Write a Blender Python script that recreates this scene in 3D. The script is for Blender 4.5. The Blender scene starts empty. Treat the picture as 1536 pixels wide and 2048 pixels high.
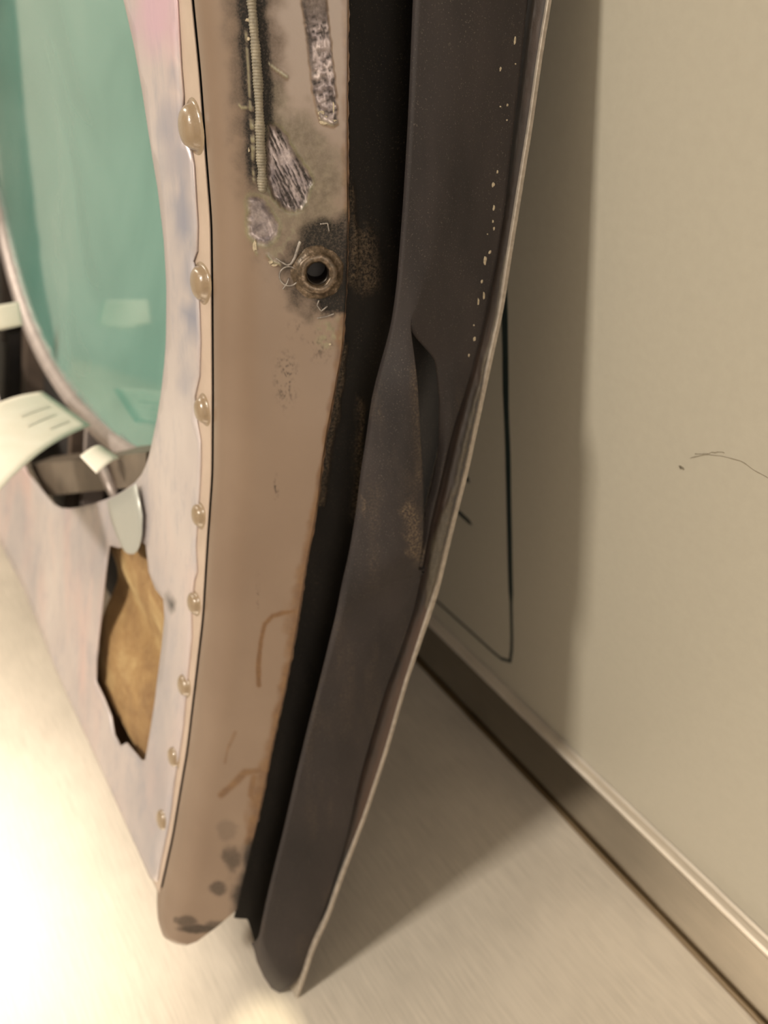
import bpy, bmesh, math, random
import numpy as np
from mathutils import Vector, Matrix
from mathutils.bvhtree import BVHTree
random.seed(4); rng = np.random.RandomState(7)
C = bpy.context.scene.collection
SC = bpy.context.scene

# ------------------------------------------------------------------ camera
CX, CY, F = 768.0, 1024.0, 1621.0            # frame 1536 x 2048
_u = np.array([-1248, -1004, 1621.0]); _d = np.array([302, 2241, 1621.0])
_u /= np.linalg.norm(_u); _d -= _u * (_d @ _u); _d /= np.linalg.norm(_d)
AY, AZ = _u, -_d
AX = np.cross(AY, AZ)
R = np.stack([AX, AY, AZ])                   # camera axes -> room axes (x to the wall, y along it, z up)
TABLE = 0.90                                 # table top above the floor
ZT = -0.752                                  # table top measured from the camera
H = TABLE - ZT                               # camera height
OFF = np.array([0, 0, H])
cam = bpy.data.cameras.new('camera'); camo = bpy.data.objects.new('camera', cam); C.objects.link(camo)
cx, cy, cz = R @ np.array([1, 0, 0]), -(R @ np.array([0, 1, 0])), -(R @ np.array([0, 0, 1]))
camo.matrix_world = Matrix(((cx[0], cy[0], cz[0], 0), (cx[1], cy[1], cz[1], 0), (cx[2], cy[2], cz[2], H), (0, 0, 0, 1)))
cam.sensor_fit = 'VERTICAL'; cam.sensor_height = 36; cam.sensor_width = 27
cam.lens = 36 * F / 2048; cam.clip_start = 0.02
cam.dof.use_dof = True; cam.dof.focus_distance = 0.42; cam.dof.aperture_fstop = 6.0
SC.camera = camo

# ------------------------------------------------------------------ world, lights, exposure
w = bpy.data.worlds.new('world'); SC.world = w; w.use_nodes = True
w.node_tree.nodes['Background'].inputs[0].default_value = (1, .86, .7, 1)
w.node_tree.nodes['Background'].inputs[1].default_value = 0.05
SC.view_settings.view_transform = 'Standard'; SC.view_settings.look = 'None'
SC.view_settings.exposure = 0.0; SC.view_settings.gamma = 1; SC.view_settings.use_curve_mapping = False
KEY_W, CEIL_W, NEAR_W = 58, 14, 25
WARM = (1, .925, .80)

# ------------------------------------------------------------------ helpers
def ray(x, y): return R @ np.array([(x - CX) / F, (y - CY) / F, 1.0])
def at(p, y):                                # point of the plane "y" seen at photo pixel p
    r = ray(*p); return r * (y / r[1])
def unp(P):                                  # room point(s) -> photo pixel
    q = np.asarray(P) @ R
    return np.stack([CX + F * q[..., 0] / q[..., 2], CY + F * q[..., 1] / q[..., 2]], -1)
def V(p): return Vector((float(p[0]), float(p[1]), float(p[2]) + H))

def link(name, me, mat, parent=None, smooth=True, **props):
    o = bpy.data.objects.new(name, me); C.objects.link(o)
    if mat: me.materials.append(mat)
    if smooth:
        me.polygons.foreach_set('use_smooth', [True] * len(me.polygons))
    if parent is not None: setpar(o, parent)
    for k, v in props.items(): o[k] = v
    return o
def setpar(o, p):
    o.parent = p
    q = Vector(p.location); pp = p.parent
    o.matrix_parent_inverse = Matrix.Translation(p.location).inverted() if p.type == 'EMPTY' else Matrix.Identity(4)
def thing(name, label, cat, base, group=None):
    o = bpy.data.objects.new(name, None); C.objects.link(o); o.location = V(base)
    o.empty_display_size = .03
    o['label'] = label; o['category'] = cat
    if group: o['group'] = group
    return o
def mesh(name, verts, faces):
    me = bpy.data.meshes.new(name)
    me.from_pydata([V(v) for v in verts], [], faces); me.update(); return me
def gridmesh(name, P, close_u=False, attr=None):
    n, m = P.shape[:2]; f = []
    for i in range(n - 1):
        for j in range(m - 1 + (1 if close_u else 0)):
            j2 = (j + 1) % m
            f.append((i * m + j, i * m + j2, (i + 1) * m + j2, (i + 1) * m + j))
    me = mesh(name, P.reshape(-1, 3), f)
    if attr is not None:
        a = me.color_attributes.new('marks', 'FLOAT_COLOR', 'POINT')
        a.data.foreach_set('color', np.ascontiguousarray(attr.reshape(-1, 4), dtype=np.float32).ravel())
    return me
def solidify(o, t, offset=-1.0):
    m = o.modifiers.new('thickness', 'SOLIDIFY'); m.thickness = t; m.offset = offset
def orient(o, d):
    me = o.data; d = Vector([float(c) for c in d])
    if sum(p.normal.dot(d) * p.area for p in me.polygons) < 0: me.flip_normals()
def bevel(o, wd, seg=2):
    m = o.modifiers.new('edge', 'BEVEL'); m.width = wd; m.segments = seg; m.limit_method = 'ANGLE'
def tube(name, pts, r, mat, parent=None, seg=10, closed=False, smooth=True, **props):
    P = np.array(pts, float); n = len(P); rr = np.broadcast_to(np.asarray(r, float), (n,))
    T = np.gradient(P, axis=0)
    if closed: T = np.roll(P, -1, 0) - np.roll(P, 1, 0)
    T /= np.linalg.norm(T, axis=1)[:, None] + 1e-12
    ref = np.array([0.31, -0.55, 0.77])
    A = np.cross(T, ref); A /= np.linalg.norm(A, axis=1)[:, None]; B = np.cross(T, A)
    an = np.linspace(0, 2 * np.pi, seg, endpoint=False)
    G = P[:, None] + rr[:, None, None] * (np.cos(an)[None, :, None] * A[:, None] + np.sin(an)[None, :, None] * B[:, None])
    if closed: G = np.concatenate([G, G[:1]], 0)
    me = gridmesh(name, G, close_u=True)
    if not closed:
        bm = bmesh.new(); bm.from_mesh(me); bmesh.ops.holes_fill(bm, edges=bm.edges[:]); bm.to_mesh(me); bm.free()
    return link(name, me, mat, parent, smooth, **props)
def vnoise(x, y, s=0):
    x = np.asarray(x, float); y = np.asarray(y, float)
    xi = np.floor(x).astype(int); yi = np.floor(y).astype(int); fx = x - xi; fy = y - yi
    fx = fx * fx * (3 - 2 * fx); fy = fy * fy * (3 - 2 * fy)
    def h(a, b):
        k = (a * 374761393 + b * 668265263 + s * 974634777) & 0x7fffffff
        k = ((k ^ (k >> 13)) * 1274126177) & 0x7fffffff
        return ((k ^ (k >> 16)) & 0xffff) / 65535.0
    return (h(xi, yi) * (1 - fx) + h(xi + 1, yi) * fx) * (1 - fy) + (h(xi, yi + 1) * (1 - fx) + h(xi + 1, yi + 1) * fx) * fy
def fbm(x, y, s=0, o=4):
    t = 0; a = .5
    for i in range(o): t = t + a * vnoise(x * 2 ** i, y * 2 ** i, s + i); a *= .5
    return t / (1 - .5 ** o)
def sstep(a, b, x):
    t = np.clip((x - a) / (b - a), 0, 1); return t * t * (3 - 2 * t)
def polysd(x, y, poly):                      # signed distance, negative inside
    p = np.array(poly, float); q = np.roll(p, -1, 0); d = np.full(x.shape, 1e9); ins = np.zeros(x.shape, bool)
    for (ax, ay), (bx, by) in zip(p, q):
        ex, ey = bx - ax, by - ay; wx, wy = x - ax, y - ay
        t = np.clip((wx * ex + wy * ey) / (ex * ex + ey * ey + 1e-9), 0, 1)
        d = np.minimum(d, np.hypot(wx - ex * t, wy - ey * t))
        c = (ay > y) != (by > y)
        with np.errstate(divide='ignore', invalid='ignore'):
            ins ^= c & (x < (bx - ax) * (y - ay) / (by - ay + 1e-12) + ax)
    return np.where(ins, -d, d)
def linesd(x, y, pl):
    d = np.full(x.shape, 1e9)
    for (ax, ay), (bx, by) in zip(pl[:-1], pl[1:]):
        ex, ey = bx - ax, by - ay; wx, wy = x - ax, y - ay
        t = np.clip((wx * ex + wy * ey) / (ex * ex + ey * ey + 1e-9), 0, 1)
        d = np.minimum(d, np.hypot(wx - ex * t, wy - ey * t))
    return d

# ------------------------------------------------------------------ materials
class NT:
    def __init__(s, name):
        s.m = bpy.data.materials.new(name); s.m.use_nodes = True
        s.t = s.m.node_tree; s.b = s.t.nodes['Principled BSDF']
    def n(s, ty, **k):
        nd = s.t.nodes.new(ty)
        for a, v in k.items():
            if hasattr(nd, a): setattr(nd, a, v)
            else: nd.inputs[a.replace('_', ' ')].default_value = v
        return nd
    def l(s, a, b): s.t.links.new(a, b)
    def noise(s, scale, detail=4, rough=.55, stretch=None, dist=0):
        co = s.n('ShaderNodeTexCoord'); mp = s.n('ShaderNodeMapping')
        if stretch: mp.inputs['Scale'].default_value = stretch
        s.l(co.outputs['Object'], mp.inputs['Vector'])
        t = s.n('ShaderNodeTexNoise'); t.inputs['Scale'].default_value = scale
        t.inputs['Detail'].default_value = detail; t.inputs['Roughness'].default_value = rough
        t.inputs['Distortion'].default_value = dist
        s.l(mp.outputs[0], t.inputs['Vector']); return t.outputs['Fac']
    def ramp(s, fac, stops, interp='LINEAR'):
        r = s.n('ShaderNodeValToRGB'); r.color_ramp.interpolation = interp
        e = r.color_ramp.elements
        while len(e) < len(stops): e.new(.5)
        for k, (p, c) in zip(e, stops):
            k.position = p; k.color = (*c, 1) if len(c) == 3 else c
        s.l(fac, r.inputs[0]); return r.outputs[0]
    def mix(s, fac, a, b, mode='MIX'):
        m = s.n('ShaderNodeMix', data_type='RGBA', blend_type=mode)
        for k, v in ((0, fac), (6, a), (7, b)):
            if hasattr(v, 'links'): s.l(v, m.inputs[k])
            else: m.inputs[k].default_value = v if k == 0 else ((*v, 1) if len(v) == 3 else v)
        return m.outputs[2]
    def math(s, op, a, b=None, c=None, clamp=False):
        m = s.n('ShaderNodeMath', operation=op); m.use_clamp = clamp
        for k, v in enumerate((a, b, c)):
            if v is None: continue
            if hasattr(v, 'links'): s.l(v, m.inputs[k])
            else: m.inputs[k].default_value = v
        return m.outputs[0]
    def set(s, **k):
        for a, v in k.items():
            i = s.b.inputs[a.replace('_', ' ')]
            if hasattr(v, 'links'): s.l(v, i)
            else: i.default_value = (*v, 1) if isinstance(v, tuple) and len(v) == 3 else v
    def bump(s, h, strength=.3, dist=.001):
        b = s.n('ShaderNodeBump'); b.inputs['Strength'].default_value = strength; b.inputs['Distance'].default_value = dist
        s.l(h, b.inputs['Height']); s.l(b.outputs[0], s.b.inputs['Normal'])
    def attr(s, name='marks'):
        a = s.n('ShaderNodeAttribute', attribute_name=name); sp = s.n('ShaderNodeSeparateColor')
        s.l(a.outputs['Color'], sp.inputs[0]); return sp.outputs[0], sp.outputs[1], sp.outputs[2], a.outputs['Alpha']

def plain(name, col, rough=.5, metal=0, nscale=0, namt=.15, bump=0, stretch=None):
    t = NT(name); t.set(Base_Color=col, Roughness=rough, Metallic=metal)
    if nscale:
        f = t.noise(nscale, 5, .6, stretch)
        a = tuple(c * (1 - namt) for c in col); b = tuple(min(1, c * (1 + namt)) for c in col)
        t.set(Base_Color=t.ramp(f, [(.3, a), (.7, b)]))
        if bump: t.bump(f, bump)
    return t.m

TAN = (.43, .315, .225)
# tan paint with soot (R), bare metal (G), yellow primer (B), amber sealant stain (A)
t = NT('tan_paint')
r_, g_, b_, a_ = t.attr()
big = t.noise(14, 4, .5); fine = t.noise(900, 3, .7); mid = t.noise(130, 5, .65)
col = t.ramp(big, [(.3, (.160, .108, .075)), (.7, (.185, .128, .090))])
amb = t.ramp(mid, [(.3, (.075, .030, .009)), (.7, (.145, .070, .020))])
col = t.mix(a_, col, amb)
prim = t.ramp(mid, [(.35, (.12, .105, .058)), (.7, (.24, .215, .125))])
col = t.mix(b_, col, prim)
met = t.ramp(mid, [(.3, (.07, .055, .06)), (.5, (.18, .145, .14)), (.75, (.36, .30, .28))])
col = t.mix(g_, col, met)
soot = t.ramp(fine, [(.3, (.005, .0047, .0044)), (.78, (.022, .019, .016))])
sf = t.math('ADD', r_, t.math('MULTIPLY', t.math('SUBTRACT', fine, .5), t.math('MULTIPLY', r_, 1.2)), clamp=True)
col = t.mix(sf, col, soot)
t.set(Base_Color=col, Metallic=t.math('MULTIPLY', g_, .5), Roughness=t.math('MULTIPLY_ADD', sf, .3, .36), Specular_IOR_Level=t.math('MULTIPLY_ADD', sf, -.35, .5))
t.bump(fine, .08, .0004)
M_TAN = t.m

# tan flange strip and rivets
t = NT('flange_paint'); f = t.noise(40, 5, .6)
t.set(Base_Color=t.ramp(f, [(.3, (.36, .275, .215)), (.7, (.42, .325, .26))]), Roughness=.38); t.bump(t.noise(300, 3), .1, .0004)
M_FLANGE = t.m
t = NT('rivet_paint'); t.set(Base_Color=(.22, .155, .095), Roughness=.3, Coat_Weight=.6, Coat_Roughness=.06)
t.bump(t.noise(260, 4, .6), .5, .0006); M_RIVET = t.m

# bare rubbed aluminium inner skin; stains and pinkish reflections both put into its colour
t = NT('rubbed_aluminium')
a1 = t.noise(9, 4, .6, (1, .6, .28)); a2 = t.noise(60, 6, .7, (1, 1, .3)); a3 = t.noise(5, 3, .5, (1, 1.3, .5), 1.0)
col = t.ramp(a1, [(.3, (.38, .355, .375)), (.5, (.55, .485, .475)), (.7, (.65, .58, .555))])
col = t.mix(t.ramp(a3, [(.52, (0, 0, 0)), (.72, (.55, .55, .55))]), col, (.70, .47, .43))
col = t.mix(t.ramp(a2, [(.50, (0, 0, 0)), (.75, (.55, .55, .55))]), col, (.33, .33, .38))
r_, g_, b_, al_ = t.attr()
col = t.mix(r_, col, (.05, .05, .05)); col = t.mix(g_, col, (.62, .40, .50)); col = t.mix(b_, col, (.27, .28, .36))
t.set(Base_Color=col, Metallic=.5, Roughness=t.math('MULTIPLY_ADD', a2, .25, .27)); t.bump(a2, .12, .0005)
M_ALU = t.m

# rubber
def rubber(name, lo, hi, dustcol, dust, spec=.3):
    t = NT(name); f = t.noise(22, 5, .6, (1, 1, .35)); s = t.noise(1150, 2, .6); d = t.noise(35, 4, .6)
    col = t.ramp(f, [(.3, lo), (.72, hi)])
    spk = t.math('MULTIPLY', t.ramp(s, [(.62, (0, 0, 0)), (.70, (1, 1, 1))]), t.ramp(d, [(.35, (.1, .1, .1)), (.7, (dust, dust, dust))]))
    col = t.mix(spk, col, dustcol)
    r_, g_, b_, al_ = t.attr()
    col = t.mix(t.math('MULTIPLY', r_, t.ramp(t.noise(700, 3, .7), [(.42, (0, 0, 0)), (.75, (1, 1, 1))])), col, (.15, .105, .065))
    t.set(Base_Color=col, Roughness=.68, Specular_IOR_Level=spec); t.bump(t.noise(500, 4, .7), .12, .0005)
    return t.m
M_FLAP = rubber('seal_rubber', (.011, .0082, .008), (.031, .0235, .022), (.15, .125, .10), .55)
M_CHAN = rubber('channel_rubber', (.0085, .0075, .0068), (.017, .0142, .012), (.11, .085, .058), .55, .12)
M_DARKGAP = plain('gap_shade', (.012, .010, .009), .7)  # near black, paints the shade inside the flange gap
# brown adhesive with pale peeling film
t = NT('old_adhesive'); f = t.noise(45, 4, .55, (1, 1, .45), .6); g = t.noise(400, 4, .7)
r_, g_, b_, al_ = t.attr()
col = t.ramp(f, [(.30, (.013, .008, .006)), (.62, (.034, .019, .013))])
film = t.ramp(g, [(.3, (.06, .048, .031)), (.7, (.11, .09, .062))])
col = t.mix(g_, col, film); col = t.mix(r_, col, (.022, .018, .016)); col = t.mix(b_, col, (.038, .016, .008))
t.set(Base_Color=col, Roughness=.5); t.bump(g, .3, .0006); M_ADH = t.m
M_SKIN = plain('skin_metal', (.30, .255, .21), .5, .3, 200, .25)
M_AMBER = None
t = NT('amber_sealant'); f = t.noise(150, 4, .6)
t.set(Base_Color=t.ramp(f, [(.3, (.03, .014, .007)), (.7, (.10, .05, .02))]), Roughness=.28); t.bump(t.noise(500, 3), .3, .0005); M_AMBER = t.m
M_YELLOW = plain('yellow_primer', (.50, .46, .24), .7, 0, 500, .3, .4)
t = NT('scraped_metal'); f = t.noise(420, 5, .7, (1, 1, .5))
t.set(Base_Color=t.ramp(f, [(.25, (.07, .06, .055)), (.5, (.22, .19, .165)), (.75, (.40, .36, .31))]), Roughness=.45, Metallic=.35); t.bump(f, .6, .0008); M_SCRAPE = t.m
t = NT('boss_metal'); f = t.noise(330, 5, .7)
t.set(Base_Color=t.ramp(f, [(.3, (.03, .021, .012)), (.55, (.10, .068, .042)), (.78, (.32, .24, .18))]), Roughness=.35, Metallic=.45); t.bump(f, .4, .0006); M_BOSS = t.m
M_THREAD = plain('thread_metal', (.045, .036, .030), .4, .7)
# green window pane: tinted acrylic, soft pale reflections put into its colour as noise
t = NT('green_acrylic'); f = t.noise(4.5, 3, .5, (1, 1, 1), .8)
t.set(Base_Color=t.ramp(f, [(.3, (.085, .235, .195)), (.55, (.135, .30, .255)), (.75, (.20, .35, .30))]), Roughness=.07, Transmission_Weight=.15, IOR=1.49, Coat_Weight=.3, Coat_Roughness=.05)
M_PANE = t.m
M_RING = plain('ring_metal', (.40, .34, .32), .4, .5, 50, .15)
M_BROWN = plain('brown_primer', (.085, .06, .045), .5, 0, 25, .3)
M_CAVITY = plain('cavity_shade', (.025, .02, .018), .7, 0, 20, .4)  # near black colour puts deep shade into the cavity and bore end
t = NT('yellow_insulation'); f = t.noise(14, 5, .6, (1, 1, 1.6), .5); g = t.noise(160, 5, .7)
t.set(Base_Color=t.mix(.25, t.ramp(f, [(.3, (.17, .085, .033)), (.5, (.27, .155, .06)), (.7, (.46, .33, .155))]), t.ramp(g, [(.3, (.18, .10, .04)), (.7, (.42, .30, .14))])), Roughness=.9)
t.bump(g, .5, .003); M_FOAM = t.m
t = NT('tape_film'); t.set(Base_Color=(.37, .37, .335), Roughness=.4, Metallic=.3); t.bump(t.noise(80, 4), .3, .001); M_TAPE = t.m
t = NT('tag_paper'); f = t.noise(30, 3, .5)
t.set(Base_Color=t.ramp(f, [(.3, (.80, .72, .60)), (.7, (.86, .79, .68))]), Roughness=.75); M_PAPER = t.m
M_INK = plain('grey_print', (.77, .70, .595), .7)
M_STRING = plain('tag_string', (.5, .45, .36), .8)
# stainless steel, brushed along the bench
def steel(name, col, rough, stretch, bumpd, metal=.9):
    t = NT(name); f = t.noise(90, 4, .6, stretch); g = t.noise(7, 5, .6)
    t.set(Base_Color=t.ramp(t.math('ADD', t.math('MULTIPLY', f, .5), t.math('MULTIPLY', g, .5)), [(.38, tuple(c * .86 for c in col)), (.62, tuple(min(1, c * 1.1) for c in col))]), Metallic=metal, Roughness=t.math('ADD', t.math('MULTIPLY_ADD', f, .10, rough - .05), t.math('MULTIPLY', g, .08)))
    t.bump(f, .12, bumpd); return t.m
M_STEEL = steel('brushed_steel', (.66, .585, .495), .32, (6, .25, 1), .0005, .5)
M_UPST = steel('upstand_steel', (.31, .28, .235), .15, (6, .2, 6), .0003, 1.0)
M_SEAM = plain('seam_sealant', (.13, .088, .045), .4, .5)
t = NT('wall_laminate'); f = t.noise(160, 4, .6); 
t.set(Base_Color=t.ramp(f, [(.3, (.362, .328, .265)), (.7, (.378, .343, .278))]), Roughness=.42); t.bump(f, .05, .0005); M_WALL = t.m
M_MARKER = plain('marker_ink', (.012, .02, .02), .45)
M_PENCIL = plain('pencil_line', (.22, .19, .14), .7)
M_CEIL = plain('ceiling_paint', (.75, .72, .66), .8)
M_FLOOR = plain('floor_vinyl', (.28, .25, .22), .5, 0, 8, .2)
M_PALE = plain('room_paint', (.58, .56, .51), .7)
M_LAMP = plain('lamp_housing', (.75, .75, .74), .4)
t = NT('lamp_diffuser'); t.set(Base_Color=(.8, .8, .8), Emission_Color=(1, .85, .66), Emission_Strength=4.0); M_DIFF = t.m

# ------------------------------------------------------------------ room shell (turned 2.3 degrees to the hatch edge)
AL = .0265; CA, SA = math.cos(AL), math.sin(AL)
def bf(x, y, z): return np.array([.3475 + x * CA + y * SA, -x * SA + y * CA, z])   # bench frame: x = 0 is the upstand face
def bbox(x0, x1, y0, y1, z0, z1):
    v = [bf(x, y, z) for z in (z0, z1) for y in (y0, y1) for x in (x0, x1)]
    return v, [(0, 2, 3, 1), (4, 5, 7, 6), (0, 1, 5, 4), (2, 6, 7, 3), (0, 4, 6, 2), (1, 3, 7, 5)]
def box(name, x0, x1, y0, y1, z0, z1, mat, parent=None, **props):
    v, f = bbox(x0, x1, y0, y1, z0, z1)
    return link(name, mesh(name, v, f), mat, parent, False, **props)
WX = .0128; ZF = -H; ZC = 1.10
S = dict(kind='structure')
wall = box('wall_right', WX, WX + .1, -2.2, 3.2, ZF, ZC, M_WALL, **S)
box('wall_left', -3.1, -3.0, -2.2, 3.2, ZF, ZC, M_PALE, **S)
box('wall_far', -3.0, WX, 3.2, 3.3, ZF, ZC, M_PALE, **S)
box('wall_near', -3.0, WX, -2.3, -2.2, ZF, ZC, M_PALE, **S)
box('floor', -3.1, WX + .1, -2.3, 3.3, ZF - .1, ZF, M_FLOOR, **S)
box('ceiling', -3.1, WX + .1, -2.3, 3.3, ZC, ZC + .1, M_CEIL, **S)

# marker drawing and scuffs on the wall: flat ink lines lying on it
def wallpt(p):                               # photo pixel -> bench frame (y, z) on the wall face
    r = ray(*p); n = np.array([CA, -SA, 0.0]); o = bf(WX, 0, 0)
    P = r * ((o @ n) / (r @ n)); q = P - np.array([.3475, 0, 0])
    return np.array([q[0] * SA + q[1] * CA, P[2]])
def wall_line(name, pts, wd, mat, **props):
    q = np.array(pts); n = len(q); T = np.gradient(q, axis=0); T /= np.linalg.norm(T, axis=1)[:, None]
    N = np.stack([-T[:, 1], T[:, 0]], 1); W_ = np.broadcast_to(np.asarray(wd, float), (n,))
    v = []; f = []
    for k in range(n):
        a = q[k] + N[k] * W_[k] / 2; b = q[k] - N[k] * W_[k] / 2
        for x in (WX - .0003, WX + .0001):
            v += [bf(x, *a), bf(x, *b)]
    for k in range(n - 1):
        i = 4 * k; f += [(i, i + 1, i + 5, i + 4), (i, i + 4, i + 6, i + 2), (i + 1, i + 3, i + 7, i + 5)]
    o = link(name, mesh(name, v, f), mat, None, False, **props)
    o.parent = wall; return o
def dens(pts, n=40, jit=0, seed=0):
    p = np.array(pts, float); s = np.r_[0, np.cumsum(np.linalg.norm(np.diff(p, axis=0), axis=1))]
    u = np.linspace(0, s[-1], n); q = np.stack([np.interp(u, s, p[:, k]) for k in range(p.shape[1])], 1)
    if jit: q = q + jit * np.stack([vnoise(u / u[-1] * 9, u * 0, seed) - .5, vnoise(u / u[-1] * 9, u * 0 + 3, seed) - .5], 1)
    return q
ink = [[(1009, 300), (1008, 560), (1011, 700), (1012, 800), (1016, 900), (1020, 1100), (1024, 1280), (1023, 1318), (1018, 1327), (1008, 1322), (985, 1303), (940, 1262), (870, 1199), (760, 1100)],
       [(880, 870), (915, 930), (940, 966)], [(850, 960), (905, 1013), (945, 1050)]]
lw = [.0068, .0066, .0056]
for k, l in enumerate(ink):
    q = np.array([wallpt(p) for p in dens(l, 60)])
    wd = lw[k] * (.92 + .2 * vnoise(np.arange(60) * .3, np.zeros(60), k))
    if k: wd = wd * sstep(0, 5, 59.5 - np.arange(60))
    else: wd = np.where(np.arange(60) > 38, wd * .6, wd)
    wall_line('marker_line', q, wd, M_MARKER)
for k, l in enumerate([[(1383, 915), (1410, 908), (1440, 910), (1480, 922), (1536, 955), (1600, 1000)], [(1360, 932), (1366, 937)], [(1390, 909), (1425, 905), (1450, 905)]]):
    q = np.array([wallpt(p) for p in dens(l, 30, 4, k)])
    wall_line('pencil_scuff', q, (.0016 if k == 1 else .0005) * (.4 + 1.1 * vnoise(np.arange(30) * 1.7, np.zeros(30), k)), M_PENCIL)

# ------------------------------------------------------------------ steel bench
bench = thing('steel_workbench', 'brushed stainless steel workbench with a raised upstand against the cream wall', 'workbench', (.0 - .3, .6, -H))
UH = .089
o = box('worktop', -1.25, 0.001, -1.1, 2.6, ZT - .04, ZT, M_STEEL, bench); bevel(o, .002)
def extrude_y(name, prof, mat):
    ys = (-1.1, 2.6); n = len(prof)
    v = [bf(x, y, ZT + z) for y in ys for x, z in prof]
    f = [(i, (i + 1) % n, n + (i + 1) % n, n + i) for i in range(n)] + [tuple(range(n))[::-1], tuple(range(n, 2 * n))]
    return link(name, mesh(name, v, f), mat, bench, False)
extrude_y('upstand', [(0, 0), (0, UH - .0030), (.0045, UH - .0030), (.0045, 0)], M_UPST)
extrude_y('upstand_lip', [(.0029, UH - .004), (.0004, UH - .0026), (.0010, UH - .0006), (.0030, UH + .0004), (.0060, UH + .0002), (.0095, UH - .0006), (WX - .0005, UH + .0006), (WX - .0005, UH - .004)], M_STEEL)
sy = np.linspace(-1.1, 2.6, 160)
tube('seam_bead', [bf(-.0018 + .0009 * float(vnoise(y * 30, 0., 3) - .5), y, ZT + .0012) for y in sy], .0028, M_SEAM, bench, 8)
for x in (-1.18, -.08):
    for y in (-1.0, 2.5):
        box('leg', x - .02, x + .02, y - .02, y + .02, -H, ZT - .04, M_STEEL, bench)

# ------------------------------------------------------------------ the hatch: rails traced down its near edge
YK = .36; YG = .445; YE = .395; YF = .368; YD = .364
ZTOP = .085
class Rail:
    def __init__(s, pts, y):
        P = np.array([at(p, y) for p in pts]); o = np.argsort(P[:, 2]); s.z = P[o, 2]; s.x = P[o, 0]; s.y = y
        k = min(3, len(s.z) - 1)
        s.s0 = (s.x[k] - s.x[0]) / (s.z[k] - s.z[0]); s.s1 = (s.x[-1] - s.x[-1 - k]) / (s.z[-1] - s.z[-1 - k])
        zz = np.linspace(s.z[0], s.z[-1], 400); xx = np.interp(zz, s.z, s.x)
        kern = np.hanning(23); kern /= kern.sum()
        pad = np.r_[xx[0] + s.s0 * (zz[1] - zz[0]) * np.arange(-11, 0), xx, xx[-1] + s.s1 * (zz[1] - zz[0]) * np.arange(1, 12)]
        s.zz = zz; s.xx = np.convolve(pad, kern, 'valid')
    def __call__(s, z):
        z = np.asarray(z, float); x = np.interp(z, s.zz, s.xx)
        x = np.where(z < s.zz[0], s.xx[0] + s.s0 * (z - s.zz[0]), x)
        return np.where(z > s.zz[-1], s.xx[-1] + s.s1 * (z - s.zz[-1]), x)
    def P(s, z): z = np.asarray(z, float); return np.stack([s(z), np.full_like(z, s.y), z], -1)
rG = Rail([(388, 0), (403, 150), (413, 293), (425, 443), (427, 600), (428, 793), (427, 950), (417, 1093), (408, 1240), (397, 1333), (377, 1500), (347, 1677), (322, 1790)], YG)
rE = Rail([(697, 0), (695, 300), (697, 427), (694, 570), (686, 693), (668, 793), (653, 870), (645, 927), (633, 1027), (614, 1127), (600, 1220), (583, 1320), (567, 1400), (553, 1460), (540, 1520), (527, 1590), (514, 1650), (497, 1720), (475, 1815)], YE)
rF = Rail([(833, 0), (823, 233), (813, 400), (807, 477), (800, 567), (788, 655), (767, 727), (748, 800), (738, 877), (727, 943), (717, 1027), (703, 1110), (687, 1177), (678, 1227), (643, 1368), (617, 1468), (593, 1568), (570, 1668), (553, 1735), (537, 1801), (523, 1868), (516, 1915)], YF)
D_px = [(1055, 0), (1040, 150), (1022, 300), (1010, 417), (990, 540), (965, 660), (938, 760), (912, 840), (897, 893), (882, 960), (868, 1020), (852, 1090), (845, 1140), (828, 1220), (805, 1290), (775, 1368), (753, 1440), (730, 1518), (713, 1585), (700, 1650), (682, 1718), (656, 1801), (632, 1868), (608, 1951)]
rD = Rail(D_px, YD)
K_px = [(1105, 0), (1097, 43), (1083, 133), (1067, 250), (1053, 333), (1040, 417), (1023, 520), (1007, 627), (990, 700), (963, 827), (938, 943), (912, 1043), (880, 1177), (863, 1230), (815, 1368), (777, 1501), (733, 1635), (687, 1755), (660, 1835), (630, 1898), (614, 1950), (602, 1985)]
rK = Rail(K_px, YK)
rKi = Rail([(x - (8 if y < 1300 else 5.5), y) for x, y in K_px], YK)
B_px = [(945, 0), (905, 300), (870, 500), (838, 605), (821, 637), (822, 660), (829, 730), (834, 800), (838, 870), (843, 950), (845, 1050), (842, 1090), (837, 1130)]
C_px = [(945, 0), (905, 300), (870, 500), (838, 605), (822, 637), (840, 648), (857, 680), (869, 720), (877, 800), (875, 900), (862, 975), (850, 1010), (845, 1050), (843, 1090), (838, 1130)]
rM = Rail(B_px, .3635); rB = Rail(B_px, YF - .0125); rC = Rail(C_px, YD + .005)
def zpx(p, y): return float(at(p, y)[2])

hatch = thing('aircraft_hatch', 'worn aircraft window hatch with tan riveted frame standing on the steel bench', 'hatch', (.05, YK, ZT))

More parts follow.
